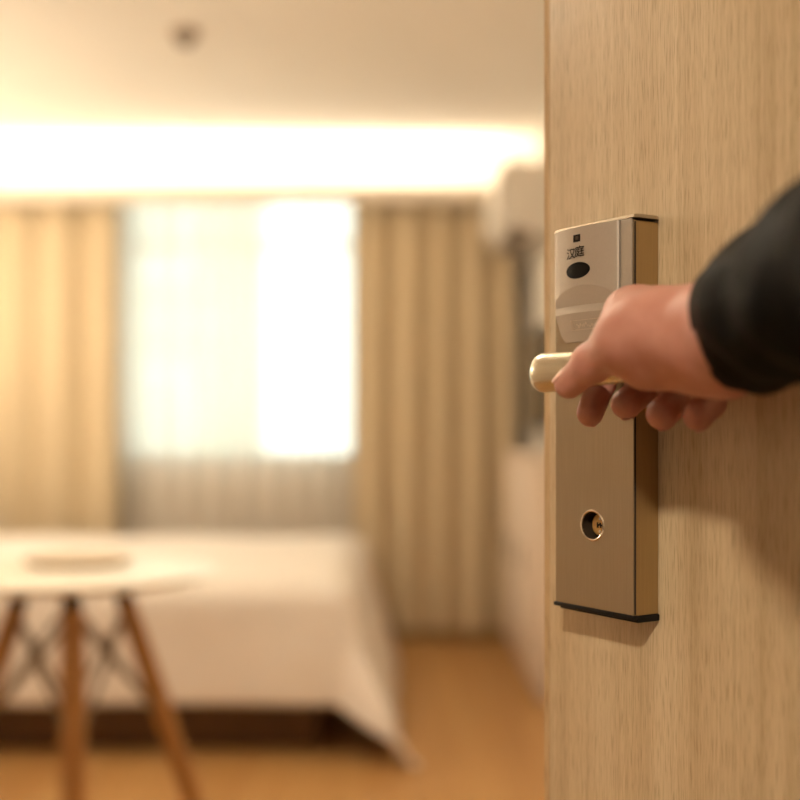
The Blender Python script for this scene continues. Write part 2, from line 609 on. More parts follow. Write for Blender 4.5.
# ------------------------------------------------------------------ table
M_TOP = mat('white_table_lacquer', (0.86, 0.80, 0.70), 0.3, var=0.01)
M_LEG = wood('beech_leg', (0.42, 0.19, 0.05), (0.50, 0.24, 0.07), (0.58, 0.30, 0.10), 0.45, 'z', 2)
M_BLK = mat('black_steel', (0.03, 0.026, 0.022), 0.45, 0.6, var=0.1)
M_GREY = mat('grey_steel', (0.30, 0.24, 0.17), 0.5, 0.3, var=0.1)
TZ, TR_, TY = .74, .32, 2.70
TX = (72 - 400) / F * TY
tb = empty('table', (TX, TY, 0))
tag(tb, 'round white table with splayed wooden legs in front of the bed', 'table')
lathe('tabletop', [(0, TZ - .02), (TR_ - .03, TZ - .02), (TR_ - .006, TZ - .008), (TR_, TZ - .004), (TR_, TZ - .001),
                   (TR_ - .003, TZ), (0, TZ)], M_TOP, tb, 64)
lathe('mounting_plate', [(0, TZ - .03), (.15, TZ - .03), (.15, TZ - .02), (0, TZ - .02)], M_BLK, tb)
tops, mids = [], []
for k in range(4):
    a = math.radians(17 + 90 * k)
    d = Vector((math.cos(a), math.sin(a), 0))
    top = d * .118 + Vector((0, 0, TZ - .075))
    bot = d * .335 + Vector((0, 0, 0))
    n = 12
    pts = [top.lerp(bot, t / n) for t in range(n + 1)]
    rad = [.0185 + .008 * math.sin(math.pi * min(1, (t / n) * .95 + .1)) - .006 * (t / n) for t in range(n + 1)]
    lg = tube('leg', pts, rad, M_LEG, tb, 16)
    mids.append(top.lerp(bot, .42))
    tops.append(top.lerp(bot, .02))
    tube('leg_bracket', [d * .10 + Vector((0, 0, TZ - .028)), d * .112 + Vector((0, 0, TZ - .06)), top.lerp(bot, .035)],
         [.012, .0175, .0195], M_BLK, lg, 14)
    tube('leg_bolt', [mids[-1] + d * .024, mids[-1] - d * .022], .005, M_BLK, lg, 10)
for k in range(4):
    for (A, B) in ((tops[k], mids[(k + 1) % 4]), (tops[(k + 1) % 4], mids[k])):
        tube('wire_strut', [A, B], .0065, M_GREY, tb, 8)

M_TRAY = mat('tan_ceramic', (0.62, 0.50, 0.36), 0.5, var=0.05)
tray = lathe('tray', [(0, 0), (.105, 0), (.118, .006), (.125, .016), (.120, .016), (.112, .009), (.10, .005), (0, .005)],
             M_TRAY, None, 48)
tray.location = ((78 - 400) / F * 2.83, 2.83, TZ + .0005)
tag(tray, 'shallow tan round tray lying on the white table', 'tray')

# ------------------------------------------------------------------ air conditioner, television, cabinet on the right wall
M_AC = mat('air_conditioner_plastic', (0.78, 0.72, 0.64), 0.4, var=0.015)
ac = empty('air_conditioner', (XR, 5.43, 1.90))
tag(ac, 'cream split air conditioner high on the right wall beside the drape', 'air conditioner')
pr = [(0, 0), (-.10, -.012), (-.20, .02), (-.245, .07), (-.26, .15), (-.245, .25), (-.20, .275), (0, .275)]
acv, acf = [], []
for s, yy in enumerate((-.42, -.405, .405, .42)):
    k_ = .96 if s in (0, 3) else 1
    for x, z in pr:
        acv.append((x * k_, yy, .135 + (z - .135) * k_))
n = len(pr)
for s in range(3):
    for i in range(n):
        i2 = (i + 1) % n
        acf.append((s * n + i, s * n + i2, (s + 1) * n + i2, (s + 1) * n + i))
acf += [tuple(range(n)), tuple(reversed(range(3 * n, 4 * n)))]
bm = bmesh.new(); me = bpy.data.meshes.new('x'); me.from_pydata(acv, [], acf); bm.from_mesh(me)
bm_obj('housing', bm, M_AC, ac, True, 30)
fv = [(-.105, -.38, -.020), (-.185, -.38, .012), (-.185, .38, .012), (-.105, .38, -.020)]
fl_ = mesh_obj('louver', fv, [(0, 1, 2, 3)], M_GREYP, ac)
fl_.modifiers.new('t', 'SOLIDIFY').thickness = .006
for k in range(6):
    box('intake_slat', (-.16 + k * .024, -.36, .2755), (-.148 + k * .024, .36, .281), M_AC, ac)

M_TVB = mat('television_black', (0.02, 0.018, 0.016), 0.35, var=0.1)
M_TVS = mat('television_screen', (0.012, 0.012, 0.014), 0.12, var=0.05)
tv = empty('television', (XR, 5.40, 1.06))
tag(tv, 'black flat television on the right wall above the cream cabinet', 'television')
box('bracket', (-.03, -.15, .10), (0, .15, .30), M_BLK, tv)
box('bezel', (-.065, -.38, 0), (-.03, .38, .44), M_TVB, tv, .006)
box('screen', (-.067, -.365, .02), (-.065, .365, .425), M_TVS, tv)

M_CAB = mat('cream_cabinet', (0.74, 0.60, 0.48), 0.5, var=0.02)
cb = empty('cabinet', (XR, 5.24, 0))
tag(cb, 'low cream cabinet against the right wall beneath the television', 'cabinet')
box('body', (-.14, -.62, .05), (-.014, .62, .93), M_CAB, cb, .004)
box('plinth', (-.12, -.60, 0), (-.014, .60, .05), M_CAB, cb)
box('top', (-.155, -.635, .93), (-.014, .635, .955), M_CAB, cb, .004)
for k in range(3):
    dr = box('cabinet_door', (-.152, -.615 + k * .41, .06), (-.14, -.21 + k * .41, .92), M_CAB, cb, .002)
    box('handle', (-.163, -.25 + k * .41, .45), (-.152, -.24 + k * .41, .57), M_GREY, dr, .002)

# ------------------------------------------------------------------ door
TH = math.atan(748 / F)
ex = Vector((math.sin(TH), -math.cos(TH), 0))          # towards the hinges
nn = Vector((-math.cos(TH), -math.sin(TH), 0))         # out of the door face
RZ = math.atan2(ex.y, ex.x)
LW, LH, LD = .0853, .280, .0240
front_r = P(634, HZ, .837)
back_r = front_r - nn * LD
DOOR_O = Vector((back_r.x, back_r.y, 0)) - ex * .1285
door = struct(empty('door_1', DOOR_O, RZ))
box('door_leaf', (.0008, 0, .008), (.90, .045, 2.05), M_DOOR, door, .0012)
box('edge_band', (-.0012, .0006, .008), (.0008, .0444, 2.05), M_EDGE, door)
bev = bmesh.new()
bm_box(bev, (.0018, -.0006, .008), (.0062, .0004, 2.05), .0003, 1)
bm_obj('edge_strip', bev, M_EDGE, door)
M_STEEL = mat('brushed_steel', (0.62, 0.58, 0.52), 0.35, 1.0, var=0.06, scale=40)
for hz in (.25, 1.05, 1.85):
    h = tube('hinge', [(.906, -.004, hz - .05), (.906, -.004, hz + .05)], .006, M_STEEL, door, 14)

# door frame (jambs and head) around the doorway
jb = bmesh.new()
bm_box(jb, (DX1 - .0, YW - .012, 0), (DX1 + .04, YE + .012, DZ + .0), .002)
struct(bm_obj('trim_1', jb, M_DOOR, None, True, 40))
jb = bmesh.new()
bm_box(jb, (DX0 - .04, YW - .012, 0), (DX0, YE + .012, DZ), .002)
struct(bm_obj('trim_2', jb, M_DOOR, None, True, 40))
jb = bmesh.new()
bm_box(jb, (DX0 - .04, YW - .012, DZ), (DX1 + .04, YE + .012, DZ + .04), .002)
struct(bm_obj('trim_3', jb, M_DOOR, None, True, 40))

# ------------------------------------------------------------------ lock
LZ = .9285
LOCK_O = DOOR_O + ex * (.1285 - LW) + Vector((0, 0, LZ))
MW = Matrix.Translation(LOCK_O) @ Matrix.Rotation(RZ, 4, 'Z')
MWI = MW.inverted()


def uv(px, py, q=0.0):
    """lock-local (x, z) where the pixel's ray meets the lock's front plane moved q outwards"""
    o = MWI @ Vector((0, 0, CAMZ))
    t = MWI @ P(px, py, 1.0)
    d = t - o
    k = (-(LD + q) - o.y) / d.y
    p = o + d * k
    return p.x, p.z


def brushed(name, col, rough, axis, metal=1.0, var=.05):
    st = [60, 60, 60]
    st['xyz'.index(axis)] = 1.2
    m = mat(name, col, rough, metal, var=var, scale=18, stretch=tuple(s * 1.0 for s in st), bump=.12, bscale=14, bdist=.0002)
    return m


M_PLATE = brushed('brushed_bronze_plate', (0.41, 0.335, 0.24), 0.42, 'z')
M_COVER = mat('champagne_cover', (0.50, 0.435, 0.365), 0.52, 0.6, var=0.02, scale=500)
M_SIDE = brushed('bronze_side', (0.44, 0.31, 0.15), 0.45, 'z', .8)
M_CAPB = mat('black_cap_plastic', (0.006, 0.005, 0.0045), 0.5, var=0.1, **{'Specular IOR Level': 0.2})
M_DARK = mat('dark_sensor_window', (0.003, 0.0022, 0.002), 0.35, var=0.1, **{'Specular IOR Level': 0.12})
M_INK = mat('black_print', (0.004, 0.003, 0.0025), 0.7, var=0.1, **{'Specular IOR Level': 0.1})
M_BRASS = mat('worn_brass', (0.58, 0.34, 0.12), 0.40, 0.7, var=0.12, scale=400)
M_RECESS = mat('recess_painted_shade', (0.05, 0.03, 0.015), 0.6, 0.3, var=0.1)  # shadow inside the hole is put into this dark wall colour
M_RIM = mat('polished_rim', (0.80, 0.72, 0.62), 0.22, 1.0, var=0.03)
M_SEAM = mat('seam_shadow_gap', (0.03, 0.022, 0.015), 0.8, var=0.1)

lock = empty('door_lock', LOCK_O, RZ)
tag(lock, 'tall bronze hotel card lock mounted on the wooden door', 'door lock')

# front plate with the cylinder hole
kx, kz = uv(592.3, 525.3)
kr = .0112
loops = []
outer = [(0, 0), (LW - .0004, 0), (LW - .0004, LH - .003), (0, LH - .003)]
nh = 40
KE = 1.14
hole = [(kx + KE * kr * math.cos(2 * math.pi * i / nh), kz + kr * math.sin(2 * math.pi * i / nh)) for i in range(nh)]
bm = bmesh.new()
rings = []
for yy in (-LD, -LD + .0016):
    vo = [bm.verts.new((x, yy, z)) for x, z in outer]
    vh = [bm.verts.new((x, yy, z)) for x, z in hole]
    eo = [bm.edges.new((vo[i], vo[(i + 1) % 4])) for i in range(4)]
    eh = [bm.edges.new((vh[i], vh[(i + 1) % nh])) for i in range(nh)]
    bmesh.ops.triangle_fill(bm, use_beauty=True, use_dissolve=False, edges=eo + eh)
    bmesh.ops.delete(bm, geom=[f_ for f_ in bm.faces if math.hypot((f_.calc_center_median().x - kx) / KE, f_.calc_center_median().z - kz) < kr * .999
                               and all(math.hypot((v.co.x - kx) / KE, v.co.z - kz) < kr * 1.001 for v in f_.verts)], context='FACES_ONLY')
    rings.append((vo, vh))
for (r1, r2) in ((rings[0][0], rings[1][0]), (rings[0][1], rings[1][1])):
    for i in range(len(r1)):
        j = (i + 1) % len(r1)
        bm.faces.new((r1[i], r1[j], r2[j], r2[i]))
bm_obj('front_plate', bm, M_PLATE, lock)
# body: side walls only, so that the cylinder sits in a real hollow
sb = bmesh.new()
bm_box(sb, (.0004, -LD + .0016, .0), (.0022, 0, LH - .003))
bm_obj('side_wall', sb, M_SIDE, lock)
sb = bmesh.new()
bm_box(sb, (LW - .0030, -LD + .0016, .0), (LW - .0006, -.0004, LH - .003), .0003, 1)
bm_obj('side_panel', sb, M_SIDE, lock)
box('seam', (LW - .0028, -LD + .0009, .001), (LW + .0001, -LD + .0019, LH - .004), M_SEAM, lock)
box('back_plate', (.0022, -.0016, .0), (LW - .003, 0, LH - .003), M_SEAM, lock)
# top cap, chamfered towards the door
tc_ = [(-.0012, -LD - .0012), (LW + .0006, -LD - .0012), (LW + .0022, -LD + .004), (LW + .0022, -.004), (LW - .0005, 0), (0, 0)]
bm = bmesh.new()
lo_ = [bm.verts.new((x, y, LH - .0014)) for x, y in tc_]
up_ = [bm.verts.new((x * .985 + .0006, y * .93, LH + .0012)) for x, y in tc_]
bm.faces.new(lo_); bm.faces.new(up_)
for i in range(6):
    bm.faces.new((lo_[i], lo_[(i + 1) % 6], up_[(i + 1) % 6], up_[i]))
bm_obj('top_cap', bm, M_PLATE, lock, True, 20)
# black bottom cap
bc = bmesh.new()
bm_box(bc, (-.0012, -LD - .0014, -.0026), (LW + .0004, -LD + .004, .0004), .0006, 2)
bm_box(bc, (.001, -LD + .003, -.0050), (LW + .0008, 0, .0), .0010, 2)
bm_obj('bottom_cap', bc, M_CAPB, lock, True, 40)

# cylinder in its recess
cyl = empty('lock_cylinder', (kx, -LD, kz)); cyl.parent = lock
bpy.data.objects.remove(cyl)
cyl = lathe('lock_cylinder', [(0, .0062), (.0072, .0062), (.0077, .0067), (.0077, .0200), (0, .0200)], M_BRASS, lock, 40, 'y', (kx, -LD, kz))
rw = lathe('recess_wall', [(.0106, .0010), (.0106, .0110), (.0070, .0112), (.0070, .0118), (.0112, .0118), (.0112, .0018)], M_RECESS, lock, 40, 'y', (kx, -LD, kz), cap=False)
hr_ = lathe('hole_rim', [(.0098, .0006), (.0100, -.0004), (.0108, -.0008), (.0116, -.0002), (.0116, .0006)], M_RIM, lock, 44, 'y', (kx, -LD, kz), cap=False)
for o_ in (rw, hr_):
    for v in o_.data.vertices:
        v.co.x = kx + (v.co.x - kx) * KE
kw = [(-.0022, .0014), (-.0006, .0014), (-.0006, .0006), (.0010, .0006), (.0010, .0013), (.0028, .0013), (.0028, .0004), (.0044, .0004),
      (.0044, .0012), (.0074, .0012), (.0074, -.0014), (.0050, -.0014), (.0050, -.0006), (.0034, -.0006), (.0034, -.0015),
      (.0016, -.0015), (.0016, -.0004), (.0000, -.0004), (.0000, -.0016), (-.0022, -.0016)]
bm = bmesh.new()
f = bm.faces.new([bm.verts.new((kx + a * .92, -LD + .0060, kz + b_ * 1.35)) for a, b_ in kw])
r = bmesh.ops.extrude_face_region(bm, geom=[f])
for v in [g for g in r['geom'] if isinstance(g, bmesh.types.BMVert)]:
    v.co.y += .0006
bm_obj('keyway', bm, M_CAPB, cyl)
for s in (1, -1):
    lathe('pin', [(0, 0), (.0009, 0), (.0011, .0004), (.0011, .0008), (0, .0008)], M_STEEL, cyl, 14, 'y', (kx + .0012, -LD + .0058, kz + s * .0046))

# card-reader cover: shallow convex shell with an arched scoop, a lip and a tapering foot
cu0 = uv(553.6, 300, .003)[0]
cu1 = uv(617, 300, .004)[0]
cz1 = LH - .0018
cz0 = uv(560, 343.5, .002)[1]
vb_ = uv(554, 309, .004)[1]         # base line of the arch
va_ = uv(581, 285.5, .007)[1]       # apex
ua_ = uv(583, 290, .006)[0]
NU, NV = 72, 132
cw = cu1 - cu0


def cover_h(u, v):
    t = (u - cu0) / cw
    base = .0030 + .0054 * (1 - (2 * t - 1) ** 2)
    base -= .0022 * max(0, 1 - t / .05) ** 2 + .0010 * max(0, 1 - (1 - t) / .02) ** 2
    half_l, half_r = ua_ - cu0 + .0004, cu1 - ua_ + .0015
    s = (u - ua_) / (half_r if u > ua_ else half_l)
    arch = vb_ + (va_ - vb_) * max(0, 1 - s * s) ** .62
    lip0, lip1 = vb_, vb_ - .0055
    if v >= lip0:
        if v < arch:
            k = (arch - v) / max(1e-6, va_ - vb_)
            return base - .0027 * k
        return base
    k_at = max(0, (arch - vb_) / max(1e-6, va_ - vb_))
    hb = base - .0027 * k_at
    hl = base - .0007
    if v >= lip1:
        return hb + (hl - hb) * (lip0 - v) / (lip0 - lip1)
    k = (lip1 - v) / (lip1 - cz0)
    return hl - .0042 * k


vlist = list(np.linspace(cz0, vb_ - .0055, 30)) + list(np.linspace(vb_ - .0055, vb_, 9))[1:] + list(np.linspace(vb_, va_ + .001, 46))[1:] + list(np.linspace(va_ + .001, cz1, 24))[1:]
cv, cf = [], []
for v in vlist:
    tp = max(0, (vb_ - .006 - v) / (vb_ - .006 - cz0))
    for i in range(NU + 1):
        u = cu0 + cw * i / NU
        ush = u + .0040 * tp * (1 - i / NU) - .001 * tp * (i / NU)
        cv.append((ush, -LD - cover_h(u, v), v))
nv = len(vlist)
row = NU + 1
for j in range(nv - 1):
    for i in range(NU):
        k = j * row + i
        cf.append((k, k + 1, k + row + 1, k + row))
border = [i for i in range(row)] + [j * row + NU for j in range(1, nv)] + [(nv - 1) * row + i for i in range(NU - 1, -1, -1)] + [j * row for j in range(nv - 2, 0, -1)]
nb0 = len(cv)
for k in border:
    x, y, z = cv[k]
    cv.append((x, -LD - .0001, z))
for i in range(len(border)):
    j = (i + 1) % len(border)
    cf.append((border[i], nb0 + i, nb0 + j, border[j]))
cover = mesh_obj('reader_cover', cv, cf, M_COVER, lock, True, 9)
# strip beside the cover, slightly proud, with a thin seam
box('cover_strip', (cu1 + .0006, -LD - .0016, uv(628, 343, .001)[1] - .02), (LW - .0010, -LD, LH - .0018), M_COVER, lock, .0006)


def cover_y(u, v):
    return -LD - cover_h(u, v)


def on_cover(name, polys, m, lift=.00015, depth=.0002):
    """thin printed or inlaid shapes following the cover's front"""
    bm = bmesh.new()
    for poly in polys:
        cu_ = sum(p[0] for p in poly) / len(poly); cv_ = sum(p[1] for p in poly) / len(poly)
        prev_ = None
        for s_ in (1.0, .8, .6, .4, .2):
            ring_ = []
            for u, v in poly:
                u, v = cu_ + (u - cu_) * s_, cv_ + (v - cv_) * s_
                ring_.append(bm.verts.new((u, cover_y(u, v) - lift, v)))
            if prev_:
                for i in range(len(ring_)):
                    j = (i + 1) % len(ring_)
                    bm.faces.new((prev_[i], prev_[j], ring_[j], ring_[i]))
            prev_ = ring_
        bm.faces.new(prev_)
    return bm_obj(name, bm, m, cover)


# oval sensor window and square status light
ou, ov = uv(577.8, 270.4, .008)
el = [(ou + .0134 * math.cos(2 * math.pi * i / 48) * 1.0, ov + .0060 * math.sin(2 * math.pi * i / 48)) for i in range(48)]
on_cover('sensor_window', [el], M_DARK)
su, sv_ = uv(577.2, 238.3, .008)
on_cover('status_light', [[(su - .0040, sv_ - .0027), (su + .0040, sv_ - .0027), (su + .0040, sv_ + .0027), (su - .0040, sv_ + .0027)]], M_DARK)
on_cover('status_lens', [[(su - .0014, sv_ - .0012), (su + .0022, sv_ - .0012), (su + .0022, sv_ + .0016), (su - .0014, sv_ + .0016)]],
         mat('amber_lens', (.05, .022, .008), .5), lift=.0003)
# lettering
dg = bpy.context.evaluated_depsgraph_get()
for ch, cpx, cpy in (('\u6c49', 572.6, 254.0), ('\u5ead', 581.4, 251.2)):
    fc = bpy.data.curves.new('lettering', 'FONT')
    fc.body = ch
    fc.size = 1.0
    fc.offset = .008
    fo = bpy.data.objects.new('lettering', fc)
    C.objects.link(fo)
    dg.update()
    me = bpy.data.meshes.new_from_object(fo.evaluated_get(dg))
    bpy.data.objects.remove(fo)
    xs = [v.co.x for v in me.vertices]; ys = [v.co.y for v in me.vertices]
    mx_, my_ = (min(xs) + max(xs)) / 2, (min(ys) + max(ys)) / 2
    lu, lv = uv(cpx, cpy, .007)
    for v in me.vertices:
        u = lu + (v.co.x - mx_) * .0112
        z = lv + (v.co.y - my_) * .0084
        v.co = (u, cover_y(u, z) - .0006, z)
    me.materials.clear()
    link('lettering', me, M_INK, cover)

# small embossed maker's frame on the foot of the cover
M_EMB = mat('embossed_champagne', (0.66, 0.57, 0.47), 0.35, 0.75, var=0.02)
q0 = uv(573, 326, .004); q1 = uv(606, 316, .004)
eu0, eu1 = q0[0], q0[0] + .034
ez0, ez1 = q0[1] - .0036, q0[1] + .0036
bm = bmesh.new()


def emb(u0, v0, u1, v1):
    y = -LD - cover_h((u0 + u1) / 2, (v0 + v1) / 2)
    y0, y1 = -LD - cover_h((u0 + u1) / 2, v0), -LD - cover_h((u0 + u1) / 2, v1)
    ps = [(u0, y0, v0), (u1, y0, v0), (u1, y1, v1), (u0, y1, v1)]
    a = [bm.verts.new((p[0], p[1] - .00025, p[2])) for p in ps]
    b2 = [bm.verts.new((p[0], p[1] + .0002, p[2])) for p in ps]
    bm.faces.new(a)
    for i in range(4):
        bm.faces.new((a[i], a[(i + 1) % 4], b2[(i + 1) % 4], b2[i]))


emb(eu0, ez1 - .0004, eu1, ez1); emb(eu0, ez0, eu1, ez0 + .0004)
emb(eu0, ez0 + .0004, eu0 + .0005, ez1 - .0004)
rr = random.Random(2)
emb(eu0 + .0016, ez0 + .0012, eu0 + .0021, ez1 - .0012); emb(eu0 + .0040, ez0 + .0017, eu0 + .0045, ez1 - .0017)
emb(eu0 + .0021, ez1 - .0017, eu0 + .0040, ez1 - .0012); emb(eu0 + .0021, ez0 + .0012, eu0 + .0040, ez0 + .0017)
for k in range(13):
    x = eu0 + .0062 + k * .0020
    z_ = ez0 + .0012 + rr.random() * .0022
    emb(x, z_, x + .0005 + .0007 * rr.random(), min(ez1 - .0012, z_ + .0010 + .0016 * rr.random()))
bm_obj('embossed_mark', bm, M_EMB, cover)

# lever handle: neck out of the lock, rounded elbow, grip towards the hinges
M_LEVER = mat('satin_nickel', (0.63, 0.57, 0.45), 0.27, 1.0, var=0.05, scale=30, stretch=(1, 1, 30), bump=.06, bscale=30, bdist=.0002)
LVX, LVZ, LVQ = .0415, uv(545, 373.5, .045)[1], .0530
LVEND = .108
RB = .014
path, rad = [], []
yo = -LD - LVQ
for t in np.linspace(0, 1, 7):
    path.append((LVX, -LD + (yo + RB + LD) * t, LVZ)); rad.append((.0105, .0118 + .0014 * t))
for t in np.linspace(0, math.pi / 2, 12)[1:]:
    path.append((LVX + RB * (1 - math.cos(t)), yo + RB * (1 - math.sin(t)), LVZ)); rad.append((.0105 - .0013 * math.sin(t), .0132 + .0006 * math.sin(t)))
xs0 = LVX + RB
for t in np.linspace(0, 1, 16)[1:]:
    path.append((xs0 + (LVX + LVEND - xs0) * t, yo + .003 * t, LVZ + .002 * t)); rad.append((.0092 - .0012 * t, .0138 - .0034 * t))
for t in np.linspace(0, math.pi / 2, 7)[1:]:
    c = max(.02, math.cos(t))
    path.append((LVX + LVEND + .006 * math.sin(t), yo + .003, LVZ + .002)); rad.append((.0080 * c, .0104 * c))
# outer corner of the elbow is fuller than the swept bend
lev = tube('lever_handle', path, rad, M_LEVER, lock, 28)
lathe('lever_rose', [(0, 0), (.0175, 0), (.0175, -.003), (.0155, -.0045), (.0125, -.005), (0, -.005)], M_PLATE, lock, 40, 'y', (LVX, -LD, LVZ))

# ------------------------------------------------------------------ hand and arm
def seg_d(X, a, b, ra, rb, flat=None):
    """distance to a tapered capsule"""
    a = np.array(a, np.float32); b = np.array(b, np.float32)
    ab = b - a
    q = [X[i] - a[i] for i in range(3)]
    t = (q[0] * ab[0] + q[1] * ab[1] + q[2] * ab[2]) / np.float32(max(1e-12, float(ab @ ab)))
    np.clip(t, 0, 1, out=t)
    d = np.sqrt((q[0] - t * ab[0]) ** 2 + (q[1] - t * ab[1]) ** 2 + (q[2] - t * ab[2]) ** 2)
    return d - (np.float32(ra) + np.float32(rb - ra) * t)


def ell_d(X, c, ax, r):
    """approximate distance to an ellipsoid; ax = three unit axes"""
    q = [X[i] - np.float32(c[i]) for i in range(3)]
    s = 0; s2 = 0
    for A, R_ in zip(ax, r):
        p = q[0] * np.float32(A[0]) + q[1] * np.float32(A[1]) + q[2] * np.float32(A[2])
        s = s + (p / np.float32(R_)) ** 2
        s2 = s2 + (p / np.float32(R_ * R_)) ** 2
    k0 = np.sqrt(s); k1 = np.sqrt(s2) + 1e-9
    return k0 * (k0 - 1) / k1


def smin(a, b, k):
    h = np.clip(0.5 + 0.5 * (b - a) / k, 0, 1)
    return b + (a - b) * h - k * h * (1 - h)


def surface_nets(G, org, h):
    nx, ny, nz = G.shape
    ins = G < 0
    cnt = np.zeros((nx - 1, ny - 1, nz - 1), np.float32)
    acc = [np.zeros_like(cnt) for _ in range(3)]
    cr = {}
    for dx in (0, 1):
        for dy in (0, 1):
            for dz in (0, 1):
                cr[dx, dy, dz] = G[dx:nx - 1 + dx, dy:ny - 1 + dy, dz:nz - 1 + dz]
    for c0 in cr:
        for ax in range(3):
            if c0[ax] == 0:
                c1 = list(c0); c1[ax] = 1; c1 = tuple(c1)
                g0, g1 = cr[c0], cr[c1]
                m_ = (g0 < 0) != (g1 < 0)
                t = np.where(m_, g0 / np.where(m_, g0 - g1, 1), 0)
                for a_ in range(3):
                    acc[a_] += np.where(m_, c0[a_] + (t if a_ == ax else 0), 0)
                cnt += m_
    act = cnt > 0
    idx = -np.ones(cnt.shape, np.int64)
    idx[act] = np.arange(int(act.sum()))
    I = np.argwhere(act)
    Pn = np.stack([acc[a_][act] / cnt[act] for a_ in range(3)], 1) + I
    V = org + Pn * h
    faces = []
    for ax in range(3):
        b_, c_ = (ax + 1) % 3, (ax + 2) % 3
        s0 = [slice(1, -1)] * 3; s1 = [slice(1, -1)] * 3
        s0[ax] = slice(0, -1); s1[ax] = slice(1, None)
        a0_, a1_ = ins[tuple(s0)], ins[tuple(s1)]
        ch = np.argwhere(a0_ != a1_)
        sg = a0_[a0_ != a1_]
        off = np.ones(3, int); off[ax] = 0
        pt = ch + off

        def cell(db, dc):
            q = pt.copy(); q[:, b_] += db; q[:, c_] += dc
            return idx[q[:, 0], q[:, 1], q[:, 2]]
        quad = np.stack([cell(-1, -1), cell(0, -1), cell(0, 0), cell(-1, 0)], 1)
        quad[~sg] = quad[~sg][:, ::-1]
        faces.append(quad)
    return V, np.concatenate(faces)


J = {}
# thumb: along the near side of the lever
J['th'] = [P(672, 345, .718), P(628, 338, .740), P(592, 363, .770), P(569, 384, .788)]
# fingers: knuckle, middle joint, end joint, tip  (over the lever, down its far side, tips below)
J['f0'] = [P(630, 314, .785), P(606, 345, .836), P(601, 384, .842), P(590, 413, .826)]
J['f1'] = [P(648, 312, .780), P(638, 350, .826), P(641, 391, .824), P(626, 404, .803)]
J['f2'] = [P(672, 314, .762), P(668, 355, .801), P(676, 401, .797), P(662, 414, .775)]
J['f3'] = [P(696, 326, .744), P(700, 366, .772), P(710, 403, .766), P(698, 416, .748)]
WR = P(712, 336, .700)
FR = [(.0122, .0106, .0100, .0094), (.0124, .0112, .0108, .0102), (.0122, .0112, .0108, .0104), (.0115, .0104, .0100, .0094)]

h = .00125
lo = np.array((.085, .600, 1.040)); hi = np.array((.255, .872, 1.170))
dims = np.ceil((hi - lo) / h).astype(int)
ax_ = [np.float32(lo[i]) + np.arange(dims[i], dtype=np.float32) * np.float32(h) for i in range(3)]
X = np.meshgrid(*ax_, indexing='ij')

ARM0 = P(727, 330, .690)
arm_dir = (WR - P(800, 300, .580)).normalized()
ELB = WR - arm_dir * .25
# wrist and forearm: upright oval
sd_ = arm_dir.cross(Vector((0, 0, 1))).normalized()
upv = sd_.cross(arm_dir)
palm = ell_d(X, WR - arm_dir * .05, (arm_dir, sd_, upv), (.125, .0215, .0285))
palm = smin(palm, ell_d(X, P(700, 337, .712), (arm_dir, sd_, upv), (.045, .0225, .0300)), .012)
for k, rr_ in zip(range(4), (.0150, .0155, .0150, .0135)):
    kn = J['f%d' % k][0]
    st = WR + upv * (.012 - .009 * k) + sd_ * (.004)
    palm = smin(palm, seg_d(X, st, kn, .018, rr_), .010)
# web between index knuckle and thumb, thenar, hypothenar
palm = smin(palm, seg_d(X, P(690, 338, .706), P(645, 333, .732), .0215, .0190), .012)
palm = smin(palm, seg_d(X, P(692, 358, .722), P(648, 360, .745), .0190, .0178), .012)
palm = smin(palm, seg_d(X, P(648, 352, .742), J['th'][1], .0190, .0165), .012)
palm = smin(palm, seg_d(X, J['th'][1], J['f0'][0], .0150, .0140), .014)
palm = smin(palm, seg_d(X, P(655, 325, .728), P(632, 322, .760), .0200, .0170), .014)
palm = smin(palm, seg_d(X, P(735, 372, .690), P(702, 372, .742), .0140, .0130), .012)
# thumb
t_ = J['th']
th1 = seg_d(X, t_[1], t_[2], .0172, .0122)
th2 = smin(seg_d(X, t_[2], t_[3], .0120, .0098), ell_d(X, t_[2], ((1, 0, 0), (0, 1, 0), (0, 0, 1)), (.0128, .0128, .0128)), .004)
tot = smin(smin(palm, th1, .009), th2, .004)
for k in range(4):
    a, b_, c_, d_ = J['f%d' % k]
    r0, r1, r2, r3 = FR[k]
    p1 = seg_d(X, a, b_, r0, r1)
    p2 = seg_d(X, b_, c_, r1, r2)
    p3 = seg_d(X, c_, d_, r2, r3)
    p1 = smin(palm, p1, .006)
    fin = smin(smin(p2, p3, .003), seg_d(X, a, b_, r0, r1), .003)
    tot = np.minimum(tot, np.minimum(p1, fin))
# leave room for the lever that the hand closes on
lv_a = MW @ Vector((LVX + .005, yo, LVZ)); lv_b = MW @ Vector((LVX + LVEND, yo + .003, LVZ + .002))
dn = (MW.to_3x3() @ Vector((0, 1, 0)))
ld = lv_b - lv_a
tq = np.clip(((X[0] - lv_a.x) * ld.x + (X[1] - lv_a.y) * ld.y + (X[2] - lv_a.z) * ld.z) / ld.length_squared, 0, 1)
qx = [X[i] - (lv_a[i] + tq * ld[i]) for i in range(3)]
aa = qx[0] * dn.x + qx[1] * dn.y
bb2 = qx[2]
cc2 = qx[0] * ex.x + qx[1] * ex.y
lsd = (np.sqrt((aa / .0096) ** 2 + (bb2 / (.0142 - .0030 * tq)) ** 2 + (cc2 / .009) ** 2) - 1) * .0095
tot = np.maximum(tot, -lsd)
V, Q = surface_nets(tot.astype(np.float32), lo, h)
del X, tot, palm
# light smoothing of the sampled surface
me = bpy.data.meshes.new('person')
me.from_pydata(V.tolist(), [], Q.tolist())
bm = bmesh.new(); bm.from_mesh(me)
for _ in range(3):
    bmesh.ops.smooth_vert(bm, verts=bm.verts, factor=.5, use_axis_x=True, use_axis_y=True, use_axis_z=True)
